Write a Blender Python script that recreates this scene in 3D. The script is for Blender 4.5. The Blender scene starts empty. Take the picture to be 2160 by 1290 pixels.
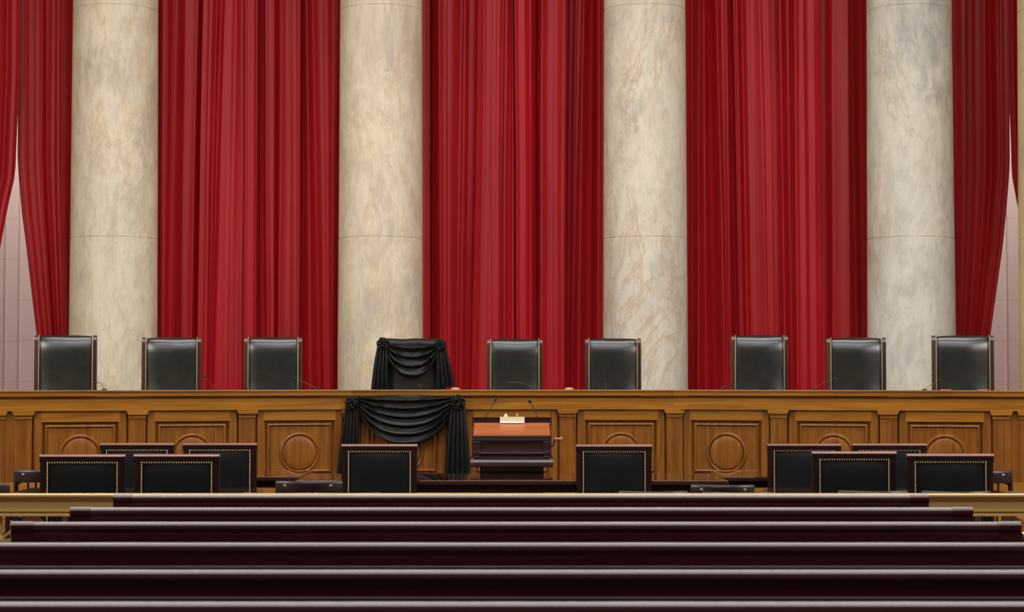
import bpy, bmesh, math, random
from mathutils import Vector, Matrix, noise as mnoise
R = math.radians
PI = math.pi
random.seed(7)
C = bpy.context.scene.collection
sc = bpy.context.scene

# ------------------------------------------------------------------ camera
F = 4043.0                       # focal length in pixels of the 2160 wide frame
ZC = 1.53                        # eye height
TH = math.atan(150.0 / F)        # small upward pitch
cam_d = bpy.data.cameras.new('camera')
cam = bpy.data.objects.new('camera', cam_d)
C.objects.link(cam)
cam.location = (0, 0, ZC)
cam.rotation_euler = (PI / 2 + TH, 0, 0)
cam_d.sensor_width = 36
cam_d.lens = F / 2160 * 36
cam_d.clip_end = 200
cam_d.dof.use_dof = True
cam_d.dof.focus_distance = 19.5
cam_d.dof.aperture_fstop = 5.6
sc.camera = cam


def P(px, py, D):
    """world point at distance D that the photograph shows at (px, py)"""
    x = (px - 1080) / F
    v = (645 - py) / F
    dy = math.cos(TH) - v * math.sin(TH)
    dz = math.sin(TH) + v * math.cos(TH)
    t = D / dy
    return Vector((x * t, D, ZC + dz * t))


def PX(px, D):
    return (px - 1080) / F * D / math.cos(TH)


def PZ(py, D):
    return P(1080, py, D).z


# ------------------------------------------------------------------ materials
def mat(name, base=(.5, .5, .5), rough=.5, metal=0, coat=0, coat_rough=.1, sheen=0, sheen_rough=.4,
        sheen_tint=(1, 1, 1), spec=.5):
    m = bpy.data.materials.new(name)
    m.use_nodes = True
    b = m.node_tree.nodes['Principled BSDF']
    b.inputs['Base Color'].default_value = (*base, 1)
    b.inputs['Roughness'].default_value = rough
    b.inputs['Metallic'].default_value = metal
    b.inputs['Coat Weight'].default_value = coat
    b.inputs['Coat Roughness'].default_value = coat_rough
    b.inputs['Sheen Weight'].default_value = sheen
    b.inputs['Sheen Roughness'].default_value = sheen_rough
    b.inputs['Sheen Tint'].default_value = (*sheen_tint, 1)
    b.inputs['Specular IOR Level'].default_value = spec
    return m


class NT:
    def __init__(s, m):
        s.t = m.node_tree
        s.b = s.t.nodes['Principled BSDF']

    def n(s, typ, **kw):
        nd = s.t.nodes.new(typ)
        for k, v in kw.items():
            if k.startswith('i_'):
                nd.inputs[k[2:].replace('_', ' ')].default_value = v
            else:
                setattr(nd, k, v)
        return nd

    def l(s, a, b):
        s.t.links.new(a, b)

    def coords(s, scale=(1, 1, 1), rot=(0, 0, 0), loc=(0, 0, 0), kind='Object'):
        tc = s.n('ShaderNodeTexCoord')
        mp = s.n('ShaderNodeMapping')
        mp.inputs['Scale'].default_value = scale
        mp.inputs['Rotation'].default_value = rot
        mp.inputs['Location'].default_value = loc
        s.l(tc.outputs[kind], mp.inputs['Vector'])
        return mp.outputs['Vector']

    def noise(s, vec, scale=5, detail=4, rough=.5, dist=0):
        nd = s.n('ShaderNodeTexNoise')
        nd.inputs['Scale'].default_value = scale
        nd.inputs['Detail'].default_value = detail
        nd.inputs['Roughness'].default_value = rough
        nd.inputs['Distortion'].default_value = dist
        s.l(vec, nd.inputs['Vector'])
        return nd.outputs['Fac']

    def ramp(s, fac, stops):
        nd = s.n('ShaderNodeValToRGB')
        e = nd.color_ramp.elements
        while len(e) < len(stops):
            e.new(.5)
        for q, (p, c) in zip(e, stops):
            q.position = p
            q.color = (*c, 1) if len(c) == 3 else c
        s.l(fac, nd.inputs['Fac'])
        return nd.outputs['Color']

    def math(s, op, a, b=None):
        nd = s.n('ShaderNodeMath', operation=op)
        for i, q in enumerate((a, b)):
            if q is None:
                continue
            if isinstance(q, (int, float)):
                nd.inputs[i].default_value = q
            else:
                s.l(q, nd.inputs[i])
        return nd.outputs[0]

    def mix(s, fac, a, b, blend='MIX'):
        nd = s.n('ShaderNodeMix', data_type='RGBA', blend_type=blend)
        for key, q in ((0, fac), (6, a), (7, b)):
            if isinstance(q, (int, float)):
                nd.inputs[key].default_value = q
            elif isinstance(q, tuple):
                nd.inputs[key].default_value = (*q, 1)
            else:
                s.l(q, nd.inputs[key])
        return nd.outputs[2]

    def bump(s, h, strength=.3, dist=.01):
        nd = s.n('ShaderNodeBump')
        nd.inputs['Strength'].default_value = strength
        nd.inputs['Distance'].default_value = dist
        s.l(h, nd.inputs['Height'])
        s.l(nd.outputs[0], s.b.inputs['Normal'])

    def color(s, c):
        s.l(c, s.b.inputs['Base Color'])


def wood(name, dark, mid, light, axis='z', rough=.3, coat=.35, sc_=1.0, kind='Object', coat_rough=.12, spec=.5, bump=.06):
    m = mat(name, mid, rough, coat=coat, coat_rough=coat_rough, spec=spec)
    t = NT(m)
    a = {'x': (.5, 9, 9), 'y': (9, .5, 9), 'z': (9, 9, .5)}[axis]
    v = t.coords(tuple(q * sc_ for q in a), kind=kind)
    n1 = t.noise(v, 2.2, 6, .6, .6)
    v2 = t.coords(tuple(q * 5 * sc_ for q in a), kind=kind)
    n2 = t.noise(v2, 2, 3, .6)
    v3 = t.coords((.8, .8, .8), kind=kind)
    n3 = t.noise(v3, 2, 2, .5)
    c = t.ramp(n1, [(.3, dark), (.5, mid), (.72, light)])
    c = t.mix(t.math('MULTIPLY', t.math('SUBTRACT', n2, .5), .9), c, dark)
    c = t.mix(t.math('MULTIPLY', n3, .35), c, mid)
    t.color(c)
    if bump:
        t.bump(n2, bump, .002)
    return m


M = {}
WD, WM, WL = (.145, .050, .0085), (.25, .092, .0155), (.36, .145, .026)
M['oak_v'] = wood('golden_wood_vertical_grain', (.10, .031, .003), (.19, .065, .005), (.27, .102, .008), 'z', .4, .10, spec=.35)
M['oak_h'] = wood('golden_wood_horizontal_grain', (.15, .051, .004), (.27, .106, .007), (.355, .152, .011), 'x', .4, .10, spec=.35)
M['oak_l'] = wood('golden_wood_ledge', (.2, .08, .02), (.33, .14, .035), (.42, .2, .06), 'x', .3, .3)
MD, MM, ML = (.006, .0014, .0016), (.012, .0026, .0027), (.021, .005, .0045)
M['mahog'] = wood('dark_mahogany', MD, MM, ML, 'x', .38, .2, coat_rough=.22, spec=.4, bump=0)
M['mahog_v'] = wood('dark_mahogany_upright', MD, MM, ML, 'z', .4, .15, coat_rough=.2, spec=.35, bump=0)
M['pew'] = wood('pew_mahogany', (.020, .0025, .0035), (.036, .0045, .006), (.052, .0075, .009), 'x', .3, .55, coat_rough=.12, bump=0)
M['highlight_edge'] = wood('reddish_highlight_edge', (.10, .034, .018), (.17, .058, .03), (.24, .09, .05), 'x', .35, .2, coat_rough=.15)  # lighter red wood stands in for the highlight on chair top rails
M['pew_cap_lit'] = wood('pew_cap_highlight_mahogany', (.034, .011, .011), (.055, .018, .018), (.075, .027, .026), 'x', .26, .9, coat_rough=.13, bump=0)  # paler than the pew wood, painting in the highlight on the caps
M['table'] = wood('polished_table_mahogany', (.02, .005, .003), (.045, .012, .006), (.075, .022, .01), 'x', .12, 1.0, coat_rough=.02)
M['lect'] = wood('dark_lectern_wood', (.014, .005, .005), (.028, .010, .010), (.042, .016, .016), 'x', .28, .8, coat_rough=.14)
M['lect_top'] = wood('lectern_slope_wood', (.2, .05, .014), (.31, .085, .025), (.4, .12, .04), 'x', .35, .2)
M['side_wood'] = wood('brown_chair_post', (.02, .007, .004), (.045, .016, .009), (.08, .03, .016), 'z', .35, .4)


def leather(name, c1, c2, rough=.36):
    m = mat(name, c1, rough, spec=.8)
    t = NT(m)
    n = t.noise(t.coords((1, 1, 1)), 9, 4, .6)
    t.color(t.ramp(n, [(.3, c1), (.7, c2)]))
    n2 = t.noise(t.coords((1, 1, 1)), 160, 3, .6)
    t.bump(n2, .12, .002)
    return m


M['leather'] = leather('black_green_leather', (.009, .0115, .009), (.017, .020, .017), .27)
M['leather_dk'] = leather('black_leather', (.0022, .0027, .0033), (.0045, .0052, .006), .55)
M['leather_dk'].node_tree.nodes['Principled BSDF'].inputs['Specular IOR Level'].default_value = .22
M['gold_line'] = mat('cream_gold_trim', (.34, .26, .13), .45, metal=.15)
M['nail'] = mat('brass_nail_heads', (.55, .42, .18), .35, metal=.6)
M['mark'] = mat('pale_shiny_mark', (.5, .45, .45), .35, metal=.3)
M['brass'] = mat('brass_gilt', (.66, .47, .17), .4, metal=.2)
M['blackmic'] = mat('black_plastic', (.012, .012, .012), .45)
M['micstem'] = mat('brown_grey_stem', (.10, .07, .05), .45, metal=.4)
M['cream_card'] = mat('cream_card', (.72, .66, .42), .7)
M['white_lamp'] = mat('white_lamp_glass', (.75, .75, .78), .3)
M['red_lamp'] = mat('pink_red_lamp_glass', (.7, .22, .24), .3)
M['peach'] = mat('pale_peach_pad', (.55, .3, .17), .5)
M['redpaper'] = mat('red_brown_paper', (.4, .12, .05), .6)
M['knob_wood'] = mat('light_brown_handle', (.33, .14, .08), .4)

m = mat('black_crepe', (.0022, .0027, .0027), .42, sheen=.07, sheen_rough=.4, sheen_tint=(.75, .85, .85), spec=.3)
t = NT(m)
t.bump(t.noise(t.coords((1, 1, 1)), 140, 3, .7), .25, .003)
M['crepe'] = m


def velvet():
    m = mat('red_velvet', (.22, .011, .016), .42, sheen=.10, sheen_rough=.3, sheen_tint=(1, .35, .35), spec=.26)
    t = NT(m)
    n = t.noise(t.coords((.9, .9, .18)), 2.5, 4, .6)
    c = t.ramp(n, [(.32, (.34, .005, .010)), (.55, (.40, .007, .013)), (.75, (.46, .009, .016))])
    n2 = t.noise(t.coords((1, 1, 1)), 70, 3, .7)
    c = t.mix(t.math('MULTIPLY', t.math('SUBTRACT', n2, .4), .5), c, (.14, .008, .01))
    t.color(c)
    t.bump(n2, .12, .004)
    return m


M['velvet'] = velvet()


def marble(name, base, tan, grey, ochre, seed, vein=.6, warm=.5):
    m = mat(name, base, .62, spec=.3)
    t = NT(m)
    v0 = t.coords((1, 1, .55), loc=(seed, seed * 2.3, seed * 1.7))
    big = t.noise(v0, 1.1, 5, .6, .9)
    hi = tuple(q * 1.22 for q in base)
    c = t.ramp(big, [(.3, grey), (.42, base), (.52, hi), (.62, base), (.74, tan)])
    vd = t.coords((2.6, 2.6, 1.0), rot=(R(8), R(24), 0), loc=(seed * 3, 0, seed))
    cl = t.noise(vd, 2.2, 10, .72, 1.2)
    c = t.mix(t.ramp(cl, [(.44, (0, 0, 0)), (.62, (.8, .8, .8))]), c, tuple(q * 1.25 for q in base))
    vq = t.coords((2.2, 2.2, .8), rot=(0, R(20), 0), loc=(seed * 2, 5, seed))
    gq = t.noise(vq, 1.9, 9, .7, .9)
    c = t.mix(t.ramp(gq, [(.5, (0, 0, 0)), (.7, (.6, .6, .6))]), c, tuple(.5 * a + .5 * b for a, b in zip(grey, base)))
    vt = t.coords((1.8, 1.8, .75), rot=(0, R(24), 0), loc=(seed * 5, 3, 0))
    tb = t.noise(vt, 1.8, 11, .76, .9)
    c = t.mix(t.ramp(tb, [(.5, (0, 0, 0)), (.66, (warm, warm, warm))]), c, tan)
    vv = t.coords((1.0, 1.0, .45), rot=(0, R(30), R(12)), loc=(0, seed, seed * 4))
    vn = t.noise(vv, 1.1, 10, .68, .9)
    ab = t.math('ABSOLUTE', t.math('SUBTRACT', vn, .56))
    c = t.mix(t.ramp(ab, [(0, (vein, vein, vein)), (.012, (vein * .4,) * 3), (.03, (0, 0, 0))]), c, ochre)
    vg = t.coords((1.6, 1.6, .5), rot=(0, R(16), 0), loc=(seed * 7, 1, 2))
    gn = t.noise(vg, 2.0, 9, .7, 1.4)
    ag = t.math('ABSOLUTE', t.math('SUBTRACT', gn, .60))
    c = t.mix(t.ramp(ag, [(0, (.55, .55, .55)), (.014, (0, 0, 0))]), c, grey)
    vf = t.coords((9, 9, 2.2), rot=(0, R(20), 0), loc=(seed, seed, 0))
    fl = t.noise(vf, 2, 8, .75, 1.2)
    c = t.mix(t.ramp(fl, [(.54, (0, 0, 0)), (.7, (.5, .5, .5))]), c, tuple(.6 * a + .22 * b for a, b in zip(tan, grey)))
    c = t.mix(t.ramp(fl, [(.3, (.5, .5, .5)), (.42, (0, 0, 0))]), c, tuple(q * 1.3 for q in base))
    t.color(c)
    return m


CREAM = (.60, .55, .42)
M['marble_1'] = marble('cream_marble_warm', CREAM, (.50, .36, .19), (.42, .39, .33), (.50, .35, .17), 1.3, .45, .55)
M['marble_2'] = marble('cream_marble_ochre', (.61, .55, .42), (.54, .39, .22), (.46, .41, .37), (.52, .36, .19), 4.1, .4, .55)
M['marble_3'] = marble('grey_marble_warm_veins', (.59, .55, .46), (.53, .42, .28), (.38, .37, .35), (.45, .28, .13), 7.7, .5, .4)
M['marble_4'] = marble('cool_grey_marble', (.57, .55, .48), (.52, .45, .32), (.32, .32, .32), (.42, .30, .16), 11.9, .4, .35)
M['marble_5'] = marble('tan_marble', (.50, .40, .22), (.45, .34, .17), (.4, .34, .22), (.42, .28, .1), 17.2, .3, .4)

# pink stone wall with joints
m = mat('pink_stone_wall', (.34, .25, .215), .6)
t = NT(m)
v = t.coords((1, 1, 1), kind='Object')
n = t.noise(v, 40, 4, .7)
c = t.ramp(n, [(.3, (.47, .385, .345)), (.7, (.56, .465, .42))])
sep = t.n('ShaderNodeSeparateXYZ')
t.l(v, sep.inputs[0])
Z0 = PZ(546, 27)
DZ = PZ(546, 27) - PZ(632, 27)
fz = t.math('FRACT', t.math('ADD', t.math('DIVIDE', t.math('SUBTRACT', sep.outputs[2], Z0), DZ), 100.5))
dz = t.math('ABSOLUTE', t.math('SUBTRACT', fz, .5))
c = t.mix(t.ramp(dz, [(0, (.6, .6, .6)), (.012, (0, 0, 0))]), c, (.30, .21, .18))
t.color(c)
M['wall'] = m
M['wall_line'] = mat('pale_stone_joint', (.55, .45, .38), .6)
M['plaster'] = mat('cream_plaster', (.5, .44, .34), .8)
M['dark_wall'] = wood('darkened_unseen_wall', (.02, .008, .004), (.04, .015, .007), (.06, .024, .012), 'z', .5, 0)  # tone invented for the unseen wall so polished wood reflects less grey
m = mat('dark_red_carpet', (.05, .012, .012), .95)
t = NT(m)
t.color(t.ramp(t.noise(t.coords((1, 1, 1)), 60, 3, .7), [(.3, (.035, .008, .009)), (.7, (.07, .016, .016))]))
M['carpet'] = m


# ------------------------------------------------------------------ mesh helpers
class MB:
    def __init__(s):
        s.bm = bmesh.new()

    def box(s, x0, x1, y0, y1, z0, z1, bevel=0, seg=2):
        bm2 = bmesh.new()
        bmesh.ops.create_cube(bm2, size=1)
        for v in bm2.verts:
            v.co = Vector(((x0 + x1) / 2 + v.co.x * (x1 - x0), (y0 + y1) / 2 + v.co.y * (y1 - y0), (z0 + z1) / 2 + v.co.z * (z1 - z0)))
        if bevel:
            bmesh.ops.bevel(bm2, geom=bm2.edges[:], offset=bevel, segments=seg, affect='EDGES', profile=.5)
        s.join(bm2)
        return s

    def join(s, bm2, mtx=None):
        if mtx is not None:
            bm2.transform(mtx)
        me = bpy.data.meshes.new('tmp')
        bm2.to_mesh(me)
        bm2.free()
        s.bm.from_mesh(me)
        bpy.data.meshes.remove(me)
        return s

    def prism(s, pts, a, b, axis='x'):
        """closed outline pts (2D) extruded from a to b along axis; pts are (y,z) for x, (x,z) for y, (x,y) for z"""
        def mk(p, q):
            return {'x': (q, p[0], p[1]), 'y': (p[0], q, p[1]), 'z': (p[0], p[1], q)}[axis]
        v0 = [s.bm.verts.new(mk(p, a)) for p in pts]
        v1 = [s.bm.verts.new(mk(p, b)) for p in pts]
        n = len(pts)
        for i in range(n):
            j = (i + 1) % n
            s.bm.faces.new((v0[i], v0[j], v1[j], v1[i]))
        s.bm.faces.new(v0[::-1])
        s.bm.faces.new(v1)
        return s

    def tube(s, pts, r, n=10, caps=True):
        pts = [Vector(p) for p in pts]
        rs = r if isinstance(r, (list, tuple)) else [r] * len(pts)
        rings = []
        prev = None
        for i, p in enumerate(pts):
            d = (pts[min(i + 1, len(pts) - 1)] - pts[max(i - 1, 0)]).normalized()
            if prev is None:
                up = Vector((0, 0, 1)) if abs(d.z) < .9 else Vector((1, 0, 0))
                a = d.cross(up).normalized()
            else:
                a = (prev - d * prev.dot(d)).normalized()
            prev = a
            b = d.cross(a)
            rings.append([s.bm.verts.new(p + (a * math.cos(2 * PI * k / n) + b * math.sin(2 * PI * k / n)) * rs[i]) for k in range(n)])
        for q in range(len(rings) - 1):
            for k in range(n):
                k2 = (k + 1) % n
                s.bm.faces.new((rings[q][k], rings[q][k2], rings[q + 1][k2], rings[q + 1][k]))
        if caps:
            s.bm.faces.new(rings[0][::-1])
            s.bm.faces.new(rings[-1])
        return s

    def lathe(s, prof, n=32, c=(0, 0, 0), axis='z', close=True):
        rings = []
        for r, h in prof:
            ring = []
            for k in range(n):
                a = 2 * PI * k / n
                if axis == 'z':
                    co = (c[0] + r * math.cos(a), c[1] + r * math.sin(a), c[2] + h)
                elif axis == 'y':
                    co = (c[0] + r * math.cos(a), c[1] + h, c[2] + r * math.sin(a))
                else:
                    co = (c[0] + h, c[1] + r * math.cos(a), c[2] + r * math.sin(a))
                ring.append(s.bm.verts.new(co))
            rings.append(ring)
        for q in range(len(rings) - 1):
            for k in range(n):
                k2 = (k + 1) % n
                s.bm.faces.new((rings[q][k], rings[q][k2], rings[q + 1][k2], rings[q + 1][k]))
        if close:
            s.bm.faces.new(rings[0][::-1])
            s.bm.faces.new(rings[-1])
        return s

    def grid(s, fn, nu, nv, flip=False):
        vs = [[s.bm.verts.new(fn(i / nu, j / nv)) for i in range(nu + 1)] for j in range(nv + 1)]
        for j in range(nv):
            for i in range(nu):
                q = (vs[j][i], vs[j][i + 1], vs[j + 1][i + 1], vs[j + 1][i])
                s.bm.faces.new(q[::-1] if flip else q)
        return s

    def sphere(s, c, r, n=12):
        bm2 = bmesh.new()
        bmesh.ops.create_uvsphere(bm2, u_segments=n, v_segments=max(6, n // 2), radius=1)
        rr = r if isinstance(r, (tuple, list)) else (r, r, r)
        return s.join(bm2, Matrix.Translation(c) @ Matrix.Diagonal((*rr, 1)))

    def bar(s, a, b, w, d=None, bevel=0):
        """square bar from a to b"""
        a, b = Vector(a), Vector(b)
        d = d or w
        L = (b - a).length
        bm2 = bmesh.new()
        bmesh.ops.create_cube(bm2, size=1)
        for v in bm2.verts:
            v.co = Vector((v.co.x * w, v.co.y * d, v.co.z * L))
        if bevel:
            bmesh.ops.bevel(bm2, geom=bm2.edges[:], offset=bevel, segments=1, affect='EDGES')
        q = (b - a).to_track_quat('Z', 'Y')
        return s.join(bm2, Matrix.Translation((a + b) / 2) @ q.to_matrix().to_4x4())

    def build(s, name, m, parent=None, smooth=True, angle=28, loc=None, rotz=0, recalc=True):
        if recalc:
            bmesh.ops.recalc_face_normals(s.bm, faces=s.bm.faces[:])
        if smooth:
            lim = R(angle)
            for f in s.bm.faces:
                f.smooth = True
            for e in s.bm.edges:
                if len(e.link_faces) != 2:
                    continue
                an = e.calc_face_angle(0)
                if an > lim:
                    e.smooth = False
                elif an > .15:
                    a1, a2 = (f.calc_area() for f in e.link_faces)
                    if max(a1, a2) > 15 * min(a1, a2):
                        e.smooth = False
        me = bpy.data.meshes.new(name)
        s.bm.to_mesh(me)
        s.bm.free()
        me.materials.append(m)
        o = bpy.data.objects.new(name, me)
        C.objects.link(o)
        if parent is not None:
            o.parent = parent
        if loc is not None:
            o.location = loc
        o.rotation_euler.z = rotz
        return o


def tag(o, label=None, cat=None, group=None, kind=None):
    if label:
        o['label'] = label
    if cat:
        o['category'] = cat
    if group:
        o['group'] = group
    if kind:
        o['kind'] = kind
    return o


def thing(name, loc=(0, 0, 0), rotz=0, label=None, cat=None, group=None):
    o = bpy.data.objects.new(name, None)
    o.empty_display_size = .1
    C.objects.link(o)
    o.location = loc
    o.rotation_euler = (0, 0, rotz)
    return tag(o, label, cat, group)


def copy_tree(o, parent=None):
    c = o.copy()
    C.objects.link(c)
    c.parent = parent
    for ch in list(o.children):
        copy_tree(ch, c)
    return c


def struct(mb, name, m, **kw):
    return tag(mb.build(name, m, **kw), kind='structure')


# ------------------------------------------------------------------ room shell
struct(MB().box(-9, 9, -3, 27.2, -.1, 0), 'floor', M['carpet'])
struct(MB().box(-9, 9, 27, 27.2, 0, 9.5), 'wall_back', M['wall'])
struct(MB().box(-9.2, -9, -3, 27.2, 0, 9.5), 'wall_left', M['plaster'])
struct(MB().box(9, 9.2, -3, 27.2, 0, 9.5), 'wall_right', M['plaster'])
struct(MB().box(-9, 9, -3.2, -3, 0, 9.5), 'wall_front', M['dark_wall'])
struct(MB().box(-9.2, 9.2, -3.2, 27.2, 9.5, 9.7), 'ceiling', M['plaster'])
for i, px in enumerate((12, 42, 2122, 2153)):
    x = PX(px, 27)
    struct(MB().box(x - .007, x + .007, 26.985, 27.0, 0, 9.5), 'trim_%d' % (i + 1), M['wall_line'])

# ------------------------------------------------------------------ bench geometry
DB = 20.0
TW = R(18)
BX = 340 / F * DB                     # half length of the middle stretch
CX = PX(1082, DB)                     # room axis


def bench_D(px, off=0.0):
    """distance of the bench front (moved back by off) in the direction px"""
    k = abs(px - 1082) / F
    t_ = math.tan(TW)
    if k * (DB + off) <= BX:
        return DB + off
    d0 = DB + off / math.cos(TW) + BX * t_
    d = d0 / (1 + k * t_)
    return min(d, DB + off)


DAIS = .60
# raised floor behind the bench, following its three stretches
o_ = .14
W_ = 3.9
dais = [(CX - BX, DB + o_), (CX + BX, DB + o_), (CX + BX + W_, DB + o_ - W_ * math.tan(TW)), (8.99, DB + o_ - W_ * math.tan(TW)),
        (8.99, 26.98), (-8.99, 26.98), (-8.99, DB + o_ - W_ * math.tan(TW)), (CX - BX - W_, DB + o_ - W_ * math.tan(TW))]
struct(MB().prism(dais, 0.001, DAIS, 'z'), 'floor_raised', M['carpet'])


def zb(py):
    return PZ(py, DB)


ZTOP, ZF1, ZF2, ZF3 = zb(822), zb(834), zb(838), zb(863)
bench = thing('judges_bench', (CX, DB, 0), label='long golden-brown panelled wooden judges bench angled forward at both wings', cat='bench')


def seg_frame(side):
    """local frame of a stretch in bench coordinates: origin, direction matrix"""
    if side == 0:
        return Matrix.Identity(4)
    # side +1: starts at (BX,0), runs outward towards the camera
    return Matrix.Translation((side * BX, 0, 0)) @ Matrix.Rotation(-side * TW, 4, 'Z')


def place(o, side):
    o.matrix_local = seg_frame(side)


def along(side, px):
    """distance along stretch (local x) of the photo column px"""
    if side == 0:
        return PX(px, DB) - CX
    d = bench_D(px)
    X = PX(px, d) - CX
    return (X - side * BX) / math.cos(TW)


# cross sections (y towards camera negative)
worktop_prof = [(-.075, ZTOP - .006), (-.068, ZTOP), (.62, ZTOP), (.62, ZTOP - .045), (-.055, ZTOP - .045), (-.062, ZF1), (-.075, ZF1)]
worktop_prof = [(-.078, ZTOP - .010), (-.070, ZTOP), (.60, ZTOP), (.60, ZTOP - .04), (.02, ZTOP - .04), (.02, ZF1 - .004),
                (-.055, ZF1 - .004), (-.066, ZF1 + .004), (-.066, ZTOP - .014), (-.078, ZTOP - .014)]
frieze_prof = [(.05, ZF1 - .006), (-.018, ZF1 - .006), (-.018, ZF2 - .004), (-.030, ZF2 - .010), (-.030, zb(848)), (-.040, zb(849.5)), (-.040, ZF3), (.05, ZF3)]
LEFT_END, RIGHT_END = -3.35, 3.35
spans = {0: (-BX, BX), 1: (-.012, 3.95), -1: (-3.95, .012)}
for side in (-1, 0, 1):
    a, b = spans[side]
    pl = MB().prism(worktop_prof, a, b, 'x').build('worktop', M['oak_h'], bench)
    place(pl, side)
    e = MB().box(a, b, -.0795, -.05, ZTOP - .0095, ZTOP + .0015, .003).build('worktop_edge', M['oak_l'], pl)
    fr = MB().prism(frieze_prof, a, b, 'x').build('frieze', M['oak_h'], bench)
    place(fr, side)
    bd = MB().box(a, b, .03, .06, 0.02, ZF3).build('backing_board', M['oak_v'], bench)
    place(bd, side)
    pb = MB().box(a, b, -.03, .04, .003, zb(1006), .004).box(a, b, -.045, .04, .003, .16, .006).build('plinth', M['oak_h'], bench)
    place(pb, side)

# pilasters : px centre
pil_px = {-1: [745, 522, 290.5, 51], 0: [962, 1197], 1: [1421, 1642, 1873, 2111]}


def pilaster(side, xc, w=.215):
    h = w / 2
    sh = h * .79
    m_ = MB()
    m_.box(xc - sh, xc + sh, -.022, .035, zb(1006), zb(871.4), .003)
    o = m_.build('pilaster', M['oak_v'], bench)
    place(o, side)
    cp = MB()
    cp.prism([(xc - h, zb(862)), (xc + h, zb(862)), (xc + h, zb(866.5)), (xc + h * .93, zb(868)), (xc + h * .85, zb(871.5)),
              (xc - h * .85, zb(871.5)), (xc - h * .93, zb(868)), (xc - h, zb(866.5))], -.056, .035, 'y')
    cp.box(xc - sh - .004, xc + sh + .004, -.033, .035, zb(879.5), zb(873), .003)
    cp.build('capital', M['oak_h'], o)
    return o


def frame_ring(m_, x0, x1, z0, z1, prof):
    """mitred rectangular frame; prof = list of (inset, y)"""
    loops = []
    for ins, y in prof:
        loops.append([m_.bm.verts.new(c) for c in ((x0 + ins, y, z0 + ins), (x1 - ins, y, z0 + ins), (x1 - ins, y, z1 - ins), (x0 + ins, y, z1 - ins))])
    for a, b in zip(loops, loops[1:]):
        for i in range(4):
            j = (i + 1) % 4
            m_.bm.faces.new((a[i], a[j], b[j], b[i]))


def panel(side, xa, xb):
    """framed panel with a round medallion between two pilaster centres"""
    w = xb - xa
    g = .135                                        # clear of the pilasters
    x0, x1 = xa + g, xb - g
    zt, zo = ZF3, zb(1006)
    xi0, xi1 = xa + w * .165, xb - w * .165           # opening in the frame
    zi1, zi0 = zb(885.5), zb(1000)
    m_ = MB()
    # stiles and rails around the opening
    m_.box(x0 - .03, xi0, -.008, .033, zo, zt)
    m_.box(xi1, x1 + .03, -.008, .033, zo, zt)
    m_.box(xi0, xi1, -.008, .033, zi1, zt)
    m_.box(xi0, xi1, -.008, .033, zo, zi0)
    # darker side strips by the pilasters
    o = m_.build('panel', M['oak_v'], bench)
    place(o, side)
    rl = MB().box(xi0 - .012, xi1 + .012, -.013, 0, zi1, zt - .003, .002).build('top_rail', M['oak_h'], o)
    f = MB()
    frame_ring(f, xi0, xi1, zi0, zi1, [(0, -.008), (.004, .022), (.018, .026), (.026, .010), (.034, -.002), (.044, -.006), (.052, .0), (.058, .016)])
    f.box(xi0 + .055, xi1 - .055, .014, .03, zi0 + .055, zi1 - .055)
    f.build('moulding', M['oak_v'], o)
    xc = (xa + xb) / 2
    md = MB()
    zc_ = zb(953.5)
    ro = .205
    prof = [(ro + .012, .016), (ro + .006, .008), (ro, -.001), (ro - .008, -.006), (ro - .017, -.002), (ro - .021, .008), (ro - .026, .012),
            (ro - .032, .004), (ro - .038, -.004), (ro - .05, -.008), (ro - .10, -.010), (.02, -.011)]
    md.lathe([(r, y) for r, y in prof], 64, (xc, 0, zc_), 'y')
    md.build('medallion', M['oak_v'], o)


for side in (-1, 0, 1):
    for px in pil_px[side]:
        if side == 0 or px not in (745, 1421):
            pilaster(side, along(side, px))
# pilasters that stand at the two bends
for side, px in ((-1, 745), (1, 1421)):
    o = pilaster(0, side * BX)
    o['label'] = 'pilaster at the bend of the bench'
bx_ = [-BX, along(0, 962), along(0, 1197), BX]
for a, b in zip(bx_, bx_[1:]):
    panel(0, a, b)
for side in (-1, 1):
    xs = [0] + sorted([along(side, p) for p in pil_px[side] if p not in (745, 1421)], key=abs)
    for a, b in zip(xs, xs[1:]):
        panel(side, min(a, b), max(a, b))
    # end pilaster past a narrow recess
    e = xs[-1]
    pilaster(side, e + side * .262)
    q = MB().box(min(e, e + side * .3), max(e, e + side * .3), -.006, .033, zb(1006), ZF3).build('end_panel', M['oak_v'], bench)
    place(q, side)

# ------------------------------------------------------------------ columns
COLD = 23.5


def column(px_top, px_mid, half_mid, m_, label, D=COLD, zj=(498, 7), base=DAIS):
    x = PX((px_top + px_mid) / 2, D)
    r0 = half_mid / F * D
    zs = [base]
    jz = sorted(PZ(y, D - r0) for y in zj)
    step = jz[1] - jz[0]
    joints = [jz[0] - step, jz[0], jz[1], jz[1] + step]
    prof = []
    z = base
    ztop = 9.3
    N = 40
    zz = sorted([base + (ztop - base) * i / N for i in range(N + 1)] + [j + d for j in joints for d in (-.006, 0, .006) if base < j + d < ztop])
    for z in zz:
        t_ = (z - base) / (ztop - base)
        r = r0 * (1.0 + .012 - .045 * max(0, (z - 2.0)) / 4.0 * .72)
        if any(abs(z - j) < .001 for j in joints):
            r -= .007
        prof.append((r, z))
    mb = MB().lathe(prof, 96, (0, 0, -base))
    # torus foot
    root = thing('marble_column', (x, D, base), label=label, cat='column', group='marble columns behind the bench')
    root['kind'] = 'thing'
    mb.build('shaft', m_, root)
    MB().lathe([(r0 * 1.22, 0.001), (r0 * 1.26, .05), (r0 * 1.26, .11), (r0 * 1.18, .16), (r0 * 1.08, .18), (r0 * 1.12, .22), (r0 * 1.06, .26), (r0 * .9, .27)], 64).build('foot', m_, root)
    return root


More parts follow.
